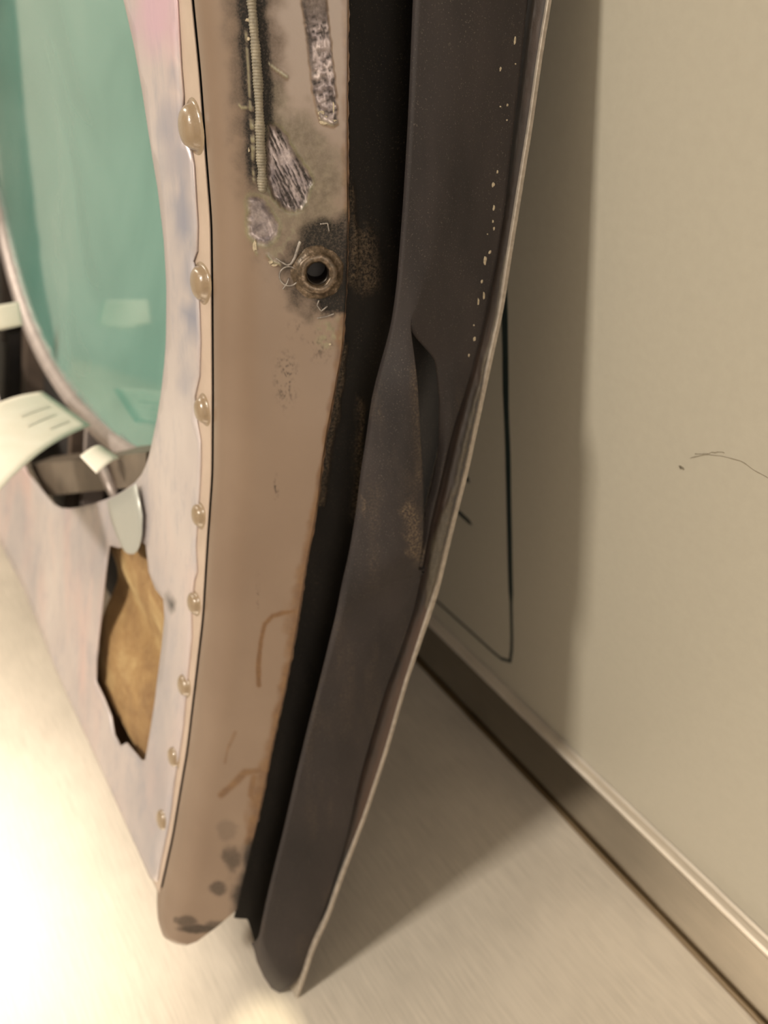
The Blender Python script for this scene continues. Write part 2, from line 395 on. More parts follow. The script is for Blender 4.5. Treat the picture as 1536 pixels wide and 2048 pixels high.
# --- tan frame web, with soot, gouges and primer where they sit on it
NU, NZ = 110, 640
botG = [(322, 1790), (328, 1815), (336, 1833), (355, 1852), (380, 1866), (402, 1865), (440, 1851), (475, 1833)]
def web_cross(z):                            # 3 rails -> NU points: bull-nose, bend, flat
    G = rG.P(z); E = rE.P(z); out = []
    Gt = G + np.array([-.002, -.023, 0])
    P1 = Gt * .66 + E * .34
    Cn = Gt * 1.03 - E * .03
    u = np.linspace(0, 1, NU)
    k = .36
    tt = np.clip(u / k, 0, 1)[:, None]
    bez = (1 - tt) ** 2 * G + 2 * tt * (1 - tt) * Cn + tt ** 2 * P1
    fl = P1 + (E - P1) * np.clip((u - k) / (1 - k), 0, 1)[:, None]
    return np.where((u < k)[:, None], bez, fl)
ub = np.array([0, .05, .10, .2, .38, .52, .78, 1.0])
zb = np.array([zpx(p, YG * (1 - a) + YE * a) for p, a in zip(botG, ub)])
zbot = np.interp(np.linspace(0, 1, NU), ub, zb)
rows = np.linspace(0, 1, NZ)
W = np.zeros((NZ, NU, 3))
zs_dense = np.linspace(ZTOP, zb.min() - .01, 900)
X = np.array([web_cross(z) for z in zs_dense])          # (900, NU, 3)
for j in range(NU):
    zz = ZTOP + (zbot[j] - ZTOP) * rows
    W[:, j, 0] = np.interp(-zz, -zs_dense, X[:, j, 0]); W[:, j, 1] = np.interp(-zz, -zs_dense, X[:, j, 1]); W[:, j, 2] = zz
# tuck the bottom rim under
k = int(NZ * .985); tck = np.clip((np.arange(NZ) - k) / (NZ - k), 0, 1)[:, None] ** 2
W[:, :, 1] += tck * .012
du = np.gradient(W, axis=1); dz = np.gradient(W, axis=0)
NRM = np.cross(dz, du); NRM /= np.linalg.norm(NRM, axis=2)[..., None] + 1e-12
NRM *= np.sign(-NRM[..., 1:2].mean())
pp = unp(W); px, py = pp[..., 0], pp[..., 1]
nz1 = fbm(px / 9, py / 9, 1); nz2 = fbm(px / 28, py / 28, 5); nzs = fbm(px / 5, py / 26, 9); nz3 = fbm(px / 3.2, py / 3.2, 12, 2)
dirt = np.zeros(px.shape); metal = np.zeros(px.shape); prim = np.zeros(px.shape); amb = np.zeros(px.shape); hgt = np.zeros(px.shape)
# soot on both sides of the ribbed bead
bead = [(499, -420), (501, 0), (503, 17), (510, 100), (515, 167), (518, 233), (520, 300), (523, 350), (524, 385)]
db = linesd(px, py, bead)
dirt = np.maximum(dirt, .97 * sstep(46, 20, db + 14 * (nz2 - .5)) * sstep(420, 330, py))
dirt = np.maximum(dirt, .5 * sstep(75, 25, db + 50 * (nz2 - .5)) * sstep(460, 300, py))
# grimy zone down to the boss
zone = [(525, 120), (560, 170), (640, 250), (690, 330), (697, 440), (697, 600), (640, 620), (570, 600), (525, 520), (505, 420), (515, 300)]
dz_ = polysd(px, py, zone)
dirt = np.maximum(dirt, .42 * sstep(25, -45, dz_ + 90 * (nz2 - .5)) * (.55 + .9 * (nz1 - .3)))
prim = np.maximum(prim, .32 * sstep(15, -35, dz_ + 70 * (nz2 - .45)) * sstep(520, 420, py))
bx, by = 635.0, 546.0
rb = np.hypot((px - bx) / .85, py - by)
dirt = np.maximum(dirt, .95 * sstep(112, 42, rb + 60 * (nz2 - .5)))
dirt = np.maximum(dirt, sstep(20, 2, polysd(px, py, [(660, 560), (692, 530), (698, 600), (690, 618), (650, 618), (640, 600)]) + 14 * (nz1 - .5)))
dirt = np.maximum(dirt, .93 * sstep(34, -5, polysd(px, py, [(612, 455), (690, 440), (696, 540), (650, 500), (612, 500)]) + 26 * (nz2 - .5)))
# smears lower down
for (sx, sy, rx, ry, a) in [(572, 760, 34, 85, .9), (640, 690, 40, 50, .7), (610, 660, 60, 30, .5), (552, 975, 9, 38, 1.0), (562, 745, 5, 10, 1.4), (516, 1180, 6, 60, .6), (520, 1140, 3, 4, 1.5)]:
    q = np.hypot((px - sx) / rx, (py - sy) / ry)
    dirt = np.maximum(dirt, a * sstep(1, .1, q) * sstep(.50, .72, nz3 * .5 + nz1 * .5) * .85)
# black oily end near the bottom
dirt = np.maximum(dirt, .92 * sstep(16, -10, polysd(px, py, [(500, 1688), (545, 1678), (560, 1700), (520, 1840), (475, 1840), (472, 1800), (482, 1745), (488, 1700)]) + 22 * (nz2 - .5)))
for (sx, sy, rx, ry, a) in [(470, 1722, 26, 34, .62), (434, 1778, 18, 14, .62), (372, 1842, 22, 12, .6), (405, 1858, 60, 9, .75), (450, 1850, 40, 10, .6), (455, 1660, 26, 22, .25), (352, 1840, 8, 8, .5)]:
    q = np.hypot((px - sx) / rx, (py - sy) / ry)
    dirt = np.maximum(dirt, a * sstep(1.15, .5, q + 1.1 * (nz2 - .5)))
# deep gouges through the paint
def gouge(poly, depth, ang, edge=5, prime=14, dark=.6):
    global hgt, dirt
    d = polysd(px, py, poly) - 4 + 9 * (nz1 - .5)
    inside = sstep(edge, -edge, d)
    ca, sa = math.cos(ang), math.sin(ang)
    st = fbm((px * ca + py * sa) / 3.2, (-px * sa + py * ca) / 40, 33)
    np.maximum(metal, inside, out=metal)
    np.maximum(prim, sstep(prime, 2, d) * (1 - inside) * (.6 + .6 * nz1), out=prim)
    dirt = dirt * (1 - inside)
    dirt = np.maximum(dirt, inside * dark * sstep(.55, .40, st))
    hgt -= inside * (depth + .0006 * (st - .5))
    hgt += .0007 * sstep(9, 0, np.abs(d)) * (nz1 - .2)
gouge([(541, 254), (560, 262), (590, 315), (612, 345), (620, 362), (612, 385), (605, 408), (588, 419), (570, 412), (552, 395), (541, 370), (537, 320)], .0022, -.42, dark=.8)
gouge([(502, 398), (522, 400), (552, 448), (550, 470), (534, 484), (516, 482), (502, 464)], .0009, -.3, dark=.25)
d = polysd(px, py, [(560, 395), (612, 372), (620, 385), (602, 418), (580, 424)])
dirt = np.maximum(dirt, .7 * sstep(8, -4, d) * sstep(.42, .6, nz1))
# wide scraped strip of old sealant
d = polysd(px, py, [(600, -420), (652, -420), (652, 0), (660, 70), (668, 150), (675, 240), (668, 250), (640, 240), (627, 180), (620, 120), (616, 72), (604, 0)]) + 7 * (nz1 - .5)
ins = sstep(3, -3, d); wr = fbm(px / 11, py / 5, 21)
metal = np.maximum(metal, ins * sstep(-60, 60, py) * .9); dirt = dirt * (1 - ins) + ins * .75 * sstep(.5, .3, wr)
dirt = np.maximum(dirt, ins * .5 * sstep(70, 20, py)); hgt += ins * .0016 * (wr - .2)
dirt = np.maximum(dirt, .7 * sstep(9, 1, np.abs(d + 2)) * (px < 640) * (nz2 > .35) * sstep(200, 60, py))
d = polysd(px, py, [(633, 218), (650, 232), (674, 246), (668, 252), (645, 247)]) + 6 * (nz1 - .5)
q = sstep(2, -2, d); prim = np.maximum(prim, q); dirt *= 1 - q; hgt += q * .0006
# flecks of yellow primer left of the bead and round the boss
d = linesd(px, py, [(493, 60), (496, 130), (500, 200), (505, 260), (507, 330), (508, 360)])
q = sstep(3, 0, d - 9 * (fbm(px / 14, py / 9, 41) - .42)) * (py > 30) * (py < 520)
prim = np.maximum(prim, q); dirt *= 1 - q; hgt += q * .0008
for pl in ([(508, 478), (512, 508)], [(536, 512), (546, 524), (560, 528)], [(538, 128), (575, 155)], [(477, 208), (484, 217), (494, 215)]):
    q = sstep(3.4, 1, linesd(px, py, pl) + 3 * (nz1 - .5)); prim = np.maximum(prim, q); dirt *= 1 - q; hgt += q * .0006
q = sstep(20, 0, np.abs(polysd(px, py, [(515, 400), (545, 420), (590, 440), (575, 500), (540, 510), (530, 470)])) + 30 * (nz2 - .4)) * sstep(.45, .6, nz1)
prim = np.maximum(prim, .55 * q); dirt *= 1 - .5 * q
q = sstep(14, -14, polysd(px, py, [(630, 640), (680, 632), (672, 690), (650, 700), (636, 690)]) + 24 * (nz2 - .5)) * sstep(.4, .62, nz1); prim = np.maximum(prim, .8 * q); dirt *= 1 - .7 * q
# amber sealant bleeding along the seal edge
E_px = unp(rE.P(np.linspace(ZTOP, zb.min(), 80)))
ex = np.interp(py, E_px[:, 1], E_px[:, 0]); ed = ex - px
wd = np.interp(py, [-400, 0, 200, 420, 440, 640, 700, 900, 1000, 1130, 1225, 1300, 1420, 1500, 1600, 1690], [16, 16, 12, 14, 4, 22, 14, 8, 14, 20, 34, 16, 16, 22, 30, 20])
amb = np.maximum(amb, .8 * sstep(1.15, .25, ed / wd + 1.1 * (nz2 - .5)) * (py < 1690))
for pl, w_, a in [([(518, 1370), (516, 1330), (522, 1280), (530, 1248), (545, 1232), (566, 1226), (590, 1222)], 5, .6), ([(592, 1222), (585, 1260), (575, 1310)], 9, .3), ([(556, 1500), (535, 1540), (490, 1545), (460, 1575), (442, 1590)], 7, .5), ([(508, 1555), (502, 1590), (520, 1620), (515, 1660)], 7, .5), ([(470, 1465), (455, 1500), (450, 1525)], 4, .3)]:
    amb = np.maximum(amb, min(1, a * 1.45) * sstep(w_ * 1.5, w_ * .3, linesd(px, py, pl) + 5 * (nz2 - .5)))
W2 = W + NRM * hgt[..., None]
marks = np.stack([np.clip(dirt, 0, 1), np.clip(metal, 0, 1), np.clip(prim, 0, 1), np.clip(amb, 0, 1)], -1)
frame = link('frame_edge', gridmesh('frame_edge', W2, attr=marks), M_TAN, None)
bvh_web = BVHTree.FromPolygons([V(p) for p in W.reshape(-1, 3)], [tuple(p.vertices) for p in frame.data.polygons])
ORG = Vector((0, 0, H))
def cast(bvh, p):
    hit = bvh.ray_cast(ORG, Vector(ray(*p)).normalized())
    if hit[0] is None: return None, None
    n = hit[1]
    if n.dot(Vector(ray(*p))) > 0: n = -n
    return np.array(hit[0]) - OFF, np.array(n)
# drill the boss hole through the web
bc, bn = cast(bvh_web, (bx, by))
def basis(n):
    a = np.cross([0, 0, 1.0], n); a /= np.linalg.norm(a); return a, np.cross(n, a)
ba, bb = basis(bn)
HR, BR = .0064, .0118
bm = bmesh.new(); bm.from_mesh(frame.data)
dl = [f_ for f_ in bm.faces if (Vector(f_.calc_center_median()) - V(bc)).length < HR * 1.25]
bmesh.ops.delete(bm, geom=dl, context='FACES'); bm.to_mesh(frame.data); bm.free()
setpar(frame, hatch); orient(frame, (0, -1, 0))
solidify(frame, .0016, -1)

# --- threaded boss
prof = [(.0148, .0000), (.0136, .0009), (BR, .0012), (BR - .0006, .0026), (BR - .0018, .0034), (HR + .0012, .0035), (HR + .0004, .0028), (HR, .0016), (HR, -.002)]
an = np.linspace(0, 2 * np.pi, 48, endpoint=False)
G = np.array([[bc + bn * h + (ba * math.cos(t_) + bb * math.sin(t_)) * r * (1 + .02 * math.sin(5 * t_ + h * 900) + .015 * math.sin(11 * t_)) for t_ in an] for r, h in prof])
boss = link('threaded_boss', gridmesh('threaded_boss', G, close_u=True), M_BOSS, hatch, label='round threaded metal boss in grime')
zt_ = np.linspace(.001, -.016, 70)
G = np.array([[bc + bn * h + (ba * math.cos(t_) + bb * math.sin(t_)) * (HR - .0002 + .0005 * math.sin((h / .0013) * 2 * math.pi + t_)) for t_ in an] for h in zt_])
th = link('thread_bore', gridmesh('thread_bore', G, close_u=True), M_THREAD, None)
th.parent = boss; th.matrix_parent_inverse = Matrix.Identity(4)
me = mesh('bore_end', [bc + bn * -.0155 + (ba * math.cos(t_) + bb * math.sin(t_)) * (HR + .0005) for t_ in an], [tuple(range(48))])
be = link('bore_end', me, M_CAVITY, None); be.parent = boss
# thin wire ring stamped beside the boss and a bent wire end
rc, rn = cast(bvh_web, (578, 552)); ra, rb2 = basis(rn)
tube('wire_ring', [rc + rn * .0006 + (ra * math.cos(t_) + rb2 * math.sin(t_)) * .0053 for t_ in np.linspace(0, 2 * np.pi, 40, endpoint=False)],   .00045, M_SCRAPE, hatch, 6, True, label='fine dark wire ring beside the boss')
def onweb(pl, n=24, lift=.0005):
    out = []
    for p in dens(pl, n):
        q, m = cast(bvh_web, p)
        if q is not None: out.append(q + m * lift)
    return out
tube('wire_end', onweb([(601, 482), (596, 495), (590, 515), (582, 528), (574, 530), (560, 522), (552, 516)]), np.linspace(.0011, .0004, 24), M_SCRAPE, hatch, 6, label='bent pale wire end')
for pl in ([(638, 600), (634, 610), (642, 622), (655, 612)], [(634, 636), (655, 632), (668, 627)], [(566, 578), (574, 566), (578, 556)], [(640, 448), (655, 446), (658, 462)]):
    tube('swarf_curl', onweb(pl, 16), .0004, M_SCRAPE, hatch, 6)
# ribbed sealant bead
bp = dens([p for p in bead if p[1] > -300] + [], 520)
bp[:, 0] += 1.5
P = []; RR = []
for k_, p in enumerate(bp):
    q, m = cast(bvh_web, p)
    if q is None: continue
    P.append(q + m * .0004); s_ = np.linalg.norm(P[-1] - P[0])
    RR.append((.0024 + .00017 * math.sin(s_ / .0014 * 2 * math.pi)) * (.85 + .3 * float(vnoise(s_ * 200, 0., 3))))
RR = np.array(RR); RR[-6:] *= np.linspace(1, .4, 6)
M_BEAD = plain('bead_sealant', (.20, .172, .125), .6, 0, 300, .35, .4)
tube('ribbed_bead', P, RR, M_BEAD, hatch, 10, label='ribbed bead of grey sealant under yellow primer flecks')

# --- frame underside, closing the body along y
bot = W[-1]
zin = np.maximum(bot[:, 2], zpx((322, 1790), YG) + .001); xin = np.maximum(bot[:, 0], float(rG(zpx((322, 1790), YG))) + .002)
G = np.stack([bot, np.stack([xin, np.full(NU, YG + .012), zin], 1), np.stack([xin, np.full(NU, 1.55), zin], 1)], 0)
link('frame_underside', gridmesh('frame_underside', G, attr=np.zeros((3, NU, 4))), M_TAN, hatch)

# --- rubber seal
def loft(rails, zb_, n, us, prof=None, ztop=ZTOP):
    """rails: list of (u, Rail); us: columns; zb_: bottom z per column; prof: y offset per (u)"""
    ru = np.array([a for a, _ in rails]); out = np.zeros((n, len(us), 3))
    for j, u in enumerate(us):
        zz = ztop + (zb_[j] - ztop) * np.linspace(0, 1, n)
        xs = np.array([r(zz) for _, r in rails]); yv = np.array([r.y for _, r in rails])
        k = min(max(np.searchsorted(ru, u) - 1, 0), len(ru) - 2); t_ = (u - ru[k]) / (ru[k + 1] - ru[k])
        out[:, j, 0] = xs[k] * (1 - t_) + xs[k + 1] * t_; out[:, j, 1] = yv[k] * (1 - t_) + yv[k + 1] * t_; out[:, j, 2] = zz
        if prof is not None: out[:, j, 1] += prof(u, zz)
    return out
# channel between frame and flap, running on behind the flap
class Off:
    def __init__(s, r, dx, y): s.r = r; s.dx = dx; s.y = y
    def __call__(s, z): return s.r(z) + s.dx
us = np.linspace(0, 1, 40)
cb_u = [0, .12, .5, .63, .72, 1.0]; cb_z = [zpx((470, 1828), YE), zpx((470, 1834), .402), zpx((483, 1846), .401), zpx((515, 1900), .3995), zpx((535, 1930), .398), ZT + .004]
chan = loft([(0, Off(rE, -.001, YE)), (.12, Off(rE, .004, YE + .007)), (.5, Off(rF, .006, YF + .033)), (.8, Off(rD, -.012, YD + .034)), (1, Off(rD, .004, YD + .014))], np.interp(us, cb_u, cb_z), 260, us)
cp = unp(chan); cn = fbm(cp[..., 0] / 12, cp[..., 1] / 40, 61)
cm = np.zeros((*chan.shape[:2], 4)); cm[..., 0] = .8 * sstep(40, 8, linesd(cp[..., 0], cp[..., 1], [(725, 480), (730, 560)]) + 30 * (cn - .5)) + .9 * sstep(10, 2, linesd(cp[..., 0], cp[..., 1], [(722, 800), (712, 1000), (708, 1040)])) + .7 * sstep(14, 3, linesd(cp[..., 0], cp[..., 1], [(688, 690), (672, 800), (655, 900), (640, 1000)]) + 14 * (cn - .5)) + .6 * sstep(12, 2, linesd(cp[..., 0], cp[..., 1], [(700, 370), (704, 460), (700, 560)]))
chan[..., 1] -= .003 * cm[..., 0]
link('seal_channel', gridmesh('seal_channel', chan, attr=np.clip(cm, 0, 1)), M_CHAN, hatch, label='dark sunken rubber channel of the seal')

# flap: two lofts that part along the tear
zS = zpx((822, 637), YF); zM = zpx((837, 1130), YF)
def bulge(amp):
    return lambda u, zz: -amp * np.sin(np.pi * np.clip(u, 0, 1)) ** .8
tipz = lambda p: zpx(p, YF)
fb_u = [0, .12, .3, .5, .72, .88, 1.0]; fb_z = [tipz((517, 1912)), tipz((524, 1940)), tipz((537, 1966)), tipz((555, 1983)), tipz((580, 1989)), tipz((598, 1984)), tipz((610, 1958))]
fb_z = [max(z, ZT + .0008) for z in fb_z]
NF = 420
zgrid_n = NF
def flap_sheet():
    """rows of constant fraction; left part F..B|M and right part C..D"""
    mid = .56
    u1 = np.linspace(0, mid, 30); u2 = np.linspace(mid, 1, 24)
    zb1 = np.interp(u1, fb_u, fb_z); zb2 = np.interp(u2, fb_u, fb_z)
    def pos(u, zz, right):
        f_ = rF(zz); d_ = rD(zz); m_ = f_ * (1 - mid) + d_ * mid
        ins_ = sstep(zS + .004, zS - .035, zz) * sstep(zM - .01, zM + .03, zz)
        b_ = rM(zz) * (1 - ins_) + rB(zz) * ins_; c_ = rM(zz) * (1 - ins_) + rC(zz) * ins_
        up = zz > zS; dn = zz < zM
        # blend of split position: above the tear all meet on the B line, below it on the mid line
        wdn = sstep(zM, zM - .05, zz)
        bb_ = np.where(dn, d_ * (1 - wdn) + m_ * wdn, b_); cc_ = np.where(dn, bb_, np.where(up, b_, np.maximum(c_, b_)))
        k0 = u / mid if not right else (u - mid) / (1 - mid)
        x = f_ + (bb_ - f_) * k0 if not right else cc_ + (d_ - cc_) * k0
        y = YF + (YD - YF) * u + np.zeros_like(zz)
        y = y - .002 * np.sin(np.pi * min(max(u, 0), 1))
        inside = ins_
        if not right: y = y - inside * (.010 * k0 ** 1.2 + .004 * math.sin(math.pi * k0))
        else: y = y + inside * .0045 * (1 - k0) ** 3
        return np.stack([x, y, zz], -1)
    A = np.stack([pos(u, ZTOP + (zb1[j] - ZTOP) * np.linspace(0, 1, NF), False) for j, u in enumerate(u1)], 1)
    B = np.stack([pos(u, ZTOP + (zb2[j] - ZTOP) * np.linspace(0, 1, NF), True) for j, u in enumerate(u2)], 1)
    return A, B
A, B = flap_sheet()
# curl the left lip back, round the tip
lip = np.clip(1 - np.linspace(0, .56, 30) / .022, 0, 1); A[..., 1] += (.003 * lip ** 2)[None, :]
for Q in (A, B):
    tipk = np.clip((np.linspace(0, 1, NF) - .965) / .035, 0, 1)[:, None]; Q[..., 1] += .010 * tipk ** 2
verts = np.concatenate([A.reshape(-1, 3), B.reshape(-1, 3)]); faces = []
def addf(o, n_, m_, skip=None):
    for i in range(n_ - 1):
        for j in range(m_ - 1):
            if skip is not None and skip(i, j): continue
            faces.append((o + i * m_ + j, o + (i + 1) * m_ + j, o + (i + 1) * m_ + j + 1, o + i * m_ + j + 1))
addf(0, NF, 30); wdt = np.linalg.norm(B[:, 0] - B[:, -1], axis=1)
zt2 = zM - .002
addf(A.shape[0] * A.shape[1], NF, 24, lambda i, j: wdt[i] < .0006)
me = mesh('seal_flap', verts, faces)
pv = unp(verts); vx, vy = pv[:, 0], pv[:, 1]
fm = np.zeros((len(verts), 4)); fn = fbm(vx / 12, vy / 16, 71)
fm[:, 0] = np.clip(1.1 * sstep(26, 4, linesd(vx, vy, [(818, 1020), (826, 1050), (834, 1110)]) + 24 * (fn - .5)) + .35 * sstep(16, 3, linesd(vx, vy, [(828, 740), (842, 960)])) + .25 * sstep(.5, .75, fbm(vx / 30, vy / 90, 72)) * (vy > 650) + .5 * sstep(4, 1, linesd(vx, vy, [(726, 995), (730, 1010), (727, 1030)])), 0, 1)
a = me.color_attributes.new('marks', 'FLOAT_COLOR', 'POINT'); a.data.foreach_set('color', fm.astype(np.float32).ravel())
bm = bmesh.new(); bm.from_mesh(me); bmesh.ops.remove_doubles(bm, verts=bm.verts[:], dist=.00025); bmesh.ops.recalc_face_normals(bm, faces=bm.faces[:])
if sum(f_.normal.y * f_.calc_area() for f_ in bm.faces) > 0: bmesh.ops.reverse_faces(bm, faces=bm.faces[:])
bm.to_mesh(me); bm.free()
flap = link('seal_flap', me, M_FLAP, hatch, label='flat dark rubber seal flap split open by a long tear')
solidify(flap, .0022, -1)
bvh_flap = BVHTree.FromPolygons([v_.co.copy() for v_ in me.vertices], [tuple(p.vertices) for p in me.polygons])

# --- adhesive strip between flap and skin edge
us = np.linspace(0, 1, 26); zb_ = np.full(26, ZT + .004)
gw = lambda z: 0
class Lerp:
    def __init__(s, a, b, t, y): s.a, s.b, s.t, s.y = a, b, t, y
    def __call__(s, z): return s.a(z) * (1 - s.t) + s.b(z) * s.t
adh = loft([(0, Off(rD, -.003, YD + .006)), (.30, Lerp(rD, rKi, .30, YD + .012)), (.55, Lerp(rD, rKi, .55, YK + .006)), (1, Off(rKi, .0006, YK + .0012))], zb_, 420, us)
ap = unp(adh); axp, ayp = ap[..., 0], ap[..., 1]
K2 = unp(rKi.P(np.linspace(ZTOP, ZT, 120))); D2 = unp(rD.P(np.linspace(ZTOP, ZT, 120)))
kx = np.interp(ayp, K2[:, 1], K2[:, 0]); dxp = np.interp(ayp, D2[:, 1], D2[:, 0]); fr = (axp - dxp) / (kx - dxp + 1e-6)
an1 = fbm(axp / 16, ayp / 45, 81); an2 = fbm(axp / 7, ayp / 12, 82)
am = np.zeros((*adh.shape[:2], 4))
lim = np.interp(ayp, [-400, 150, 420, 520, 650, 760, 900, 1000, 1030, 1060, 1150, 1210, 1240, 1300, 2000], [2, 2, 1.0, .62, .60, .55, .5, .55, .30, .25, .3, .5, 1.2, 1.5, 2])
am[..., 1] = sstep(-.03, .06, fr - lim + .35 * (an1 - .5)) * (.35 + .55 * an2)
am[..., 0] = sstep(.42, .18, fr) * sstep(480, 300, ayp) + .5 * sstep(.12, .02, fr) + sstep(1690, 1710, ayp) + .8 * sstep(2.6, .8, np.abs(fr - .86) * 26 + 5 * (an2 - .5)) * (ayp < 1100)
am[..., 2] = .85 * sstep(.25, .7, fr + .5 * (an1 - .5)) * sstep(1130, 1220, ayp) * sstep(1690, 1650, ayp) * (1 - am[..., 1])
adh[..., 1] -= (.0014 * am[..., 1] + .0008 * an2) * sstep(1.0, .75, np.linspace(0, 1, 26))[None, :]
link('adhesive_strip', gridmesh('adhesive_strip', adh, attr=np.clip(am, 0, 1)), M_ADH, hatch, label='brown old adhesive strip with peeling pale film')

# --- outer skin sheet: ruled back along y from its pale cut edge
nzz = 260; zz = np.linspace(ZTOP, ZT + .003, nzz)
ko = rK(zz); ki = rKi(zz)
wob = .00015 * (vnoise(np.arange(nzz) * .8, np.zeros(nzz), 91) - .5)
Y2 = 1.60
G = np.stack([np.stack([ki, np.full(nzz, Y2), zz], 1), np.stack([ki, np.full(nzz, YK + .0005), zz], 1), np.stack([ki + .0003 + wob, np.full(nzz, YK), zz], 1),
              np.stack([ko - .0003 + wob, np.full(nzz, YK), zz], 1), np.stack([ko, np.full(nzz, YK + .0005), zz], 1), np.stack([ko, np.full(nzz, Y2), zz], 1)], 1)
me = gridmesh('outer_skin', G, close_u=True)
bm = bmesh.new(); bm.from_mesh(me); bmesh.ops.holes_fill(bm, edges=bm.edges[:]); bmesh.ops.recalc_face_normals(bm, faces=bm.faces[:]); bm.to_mesh(me); bm.free()
M_OUTER = plain('outer_dark', (.055, .050, .040), .45, 0, 60, .2)  # unseen outer face coloured dark to deepen shade mirrored in bench and upstand
me.materials.append(M_SKIN); me.materials.append(M_OUTER)
for p_ in me.polygons: p_.material_index = 1 if p_.normal.x > .6 and p_.area > 1e-4 else 0
link('outer_skin', me, None, hatch, False, label='thin curved outer skin with a pale cut edge')
# --- paint flecks chipped along the flap
fl = [(1029, 80, 5, 15), (994, 343, 4, 7), (986, 369, 7, 11), (987, 415, 5, 13), (985, 443, 3, 6), (987, 457, 4, 9), (974, 468, 2, 3), (979, 504, 7, 9), (970, 520, 8, 20), (963, 563, 5, 8), (967, 592, 5, 20), (956, 604, 4, 20), (947, 650, 3, 5), (948, 678, 8, 12), (937, 710, 5, 9), (756, 597, 4, 5), (1014, 210, 4, 5), (1000, 213, 3, 3), (1013, 240, 3, 3), (1000, 138, 4, 8), (1030, 128, 3, 3)]
bmv = []; bmf = []
wf = [(656, 243, 34, 11), (646, 236, 22, 9), (642, 226, 14, 12), (667, 215, 5, 22), (510, 492, 10, 26), (542, 524, 12, 9), (549, 530, 16, 6), (660, 688, 6, 5), (675, 767, 8, 5), (681, 780, 7, 6), (496, 40, 10, 6), (497, 78, 7, 9), (498, 300, 4, 10)]
for (fx, fy, fw, fh) in fl + wf:
    q, m = cast(bvh_web if (fx, fy, fw, fh) in wf else bvh_flap, (fx, fy))
    if q is None: continue
    a_, b_2 = basis(m); s0 = len(bmv); K_ = 9; sc = .42 / 1621
    for lev, h_ in ((1.0, .0001), (.8, .0007)):
        for k_ in range(K_):
            t_ = 2 * math.pi * k_ / K_; jr = .7 + .5 * random.random() if lev == 1 else None
            if lev == 1: last = last + [jr] if k_ else [jr]
            r_ = last[k_] * lev
            bmv.append(q + m * h_ + a_ * math.cos(t_) * fw * .5 * sc * r_ - b_2 * 0 + np.cross(m, a_) * (math.sin(t_) * fh * .5 * sc * r_) + a_ * (math.sin(t_) * fh * .06 * sc))
    for k_ in range(K_): bmf.append((s0 + k_, s0 + (k_ + 1) % K_, s0 + K_ + (k_ + 1) % K_, s0 + K_ + k_))
    bmf.append(tuple(range(s0 + K_, s0 + 2 * K_)))
M_FLECK = plain('pale_paint_fleck', (.33, .27, .185), .6, 0, 600, .4)
link('paint_fleck', mesh('paint_fleck', bmv, bmf), M_FLECK, hatch, False, kind='stuff', label='pale paint flecks along the flap edge')

# --- amber sealant line along the seal edge
zz = np.linspace(ZTOP, zpx((520, 1640), YE), 420); P = rE.P(zz); pe = unp(P)
n_ = fbm(pe[:, 0] / 8, pe[:, 1] / 14, 55)
P[:, 0] += .0012 * (n_ - .5); P[:, 1] -= .0004
rad = .0002 + .0009 * np.clip(n_ - .35, 0, 1); rad = rad * np.where((pe[:, 1] > 440) & (pe[:, 1] < 630), .4, 1)
tube('sealant_line', P, rad, M_AMBER, hatch, 8, label='amber sealant line along the seal')

# --- inner liner sheet: ruled surface through the gap rail
def onl(p, off=0.0):
    r = ray(*p); ts = np.linspace(.3, 3.2, 6000); v_ = ts * r[0] - rG(ts * r[2]) - off
    i = np.where((v_[1:] * v_[:-1] <= 0))[0]
    if len(i) == 0: return None
    i = i[0]; t_ = ts[i] - v_[i] * (ts[1] - ts[0]) / (v_[i + 1] - v_[i]); P_ = r * t_
    return P_
def lin(yz, off=0.0): return np.array([float(rG(yz[1])) + off, yz[0], yz[1]])
def yz(pl, off=0.0): return [onl(p, off)[1:] for p in pl]
ZB = zpx((322, 1790), YG) ; YL = 1.55
S_px = [(360, 0), (367, 130), (372, 190), (371, 230), (376, 275), (388, 300), (393, 330), (397, 400), (400, 450), (399, 500), (392, 520), (399, 545), (403, 620), (405, 680), (403, 750), (394, 790), (398, 840), (405, 880), (404, 960), (400, 1020), (395, 1090), (398, 1140), (392, 1160), (386, 1220), (387, 1270), (374, 1400), (370, 1450), (352, 1560), (345, 1620), (325, 1720), (318, 1760)]
hole1 = yz(dens([(255, 0), (277, 90), (297, 190), (313, 283), (328, 377), (337, 477), (340, 567), (338, 677), (335, 720), (328, 780), (318, 837), (305, 890), (295, 923), (283, 947), (263, 970), (233, 990), (200, 1003), (160, 1012), (123, 1012), (100, 1000), (73, 977), (50, 950)], 60))
hole1 = [tuple(q) for q in hole1] + [(1.08, hole1[-1][1] + .02), (1.22, hole1[-1][1] + .08), (1.32, -.28), (1.33, -.12), (1.27, .0), (1.12, .045), (.9, .06), (.7, .055), (.58, .045), (.535, .025)]
hole2 = [tuple(q) for q in yz([(223, 1088), (240, 1095), (277, 1083), (290, 1090), (298, 1143), (313, 1177), (330, 1197), (333, 1233), (328, 1290), (318, 1367), (305, 1460), (295, 1517), (287, 1518), (257, 1483), (245, 1490), (233, 1467), (227, 1430), (213, 1393), (198, 1360), (200, 1317), (210, 1233), (218, 1143)])]
Sline = [tuple(q) for q in yz(S_px)]
outer = [(Sline[0][0] + .003, ZTOP - .002)] + Sline + [(Sline[-1][0] + .012, ZB - .001), (YL, ZB - .001), (YL, ZTOP - .002)]
from mathutils.geometry import delaunay_2d_cdt
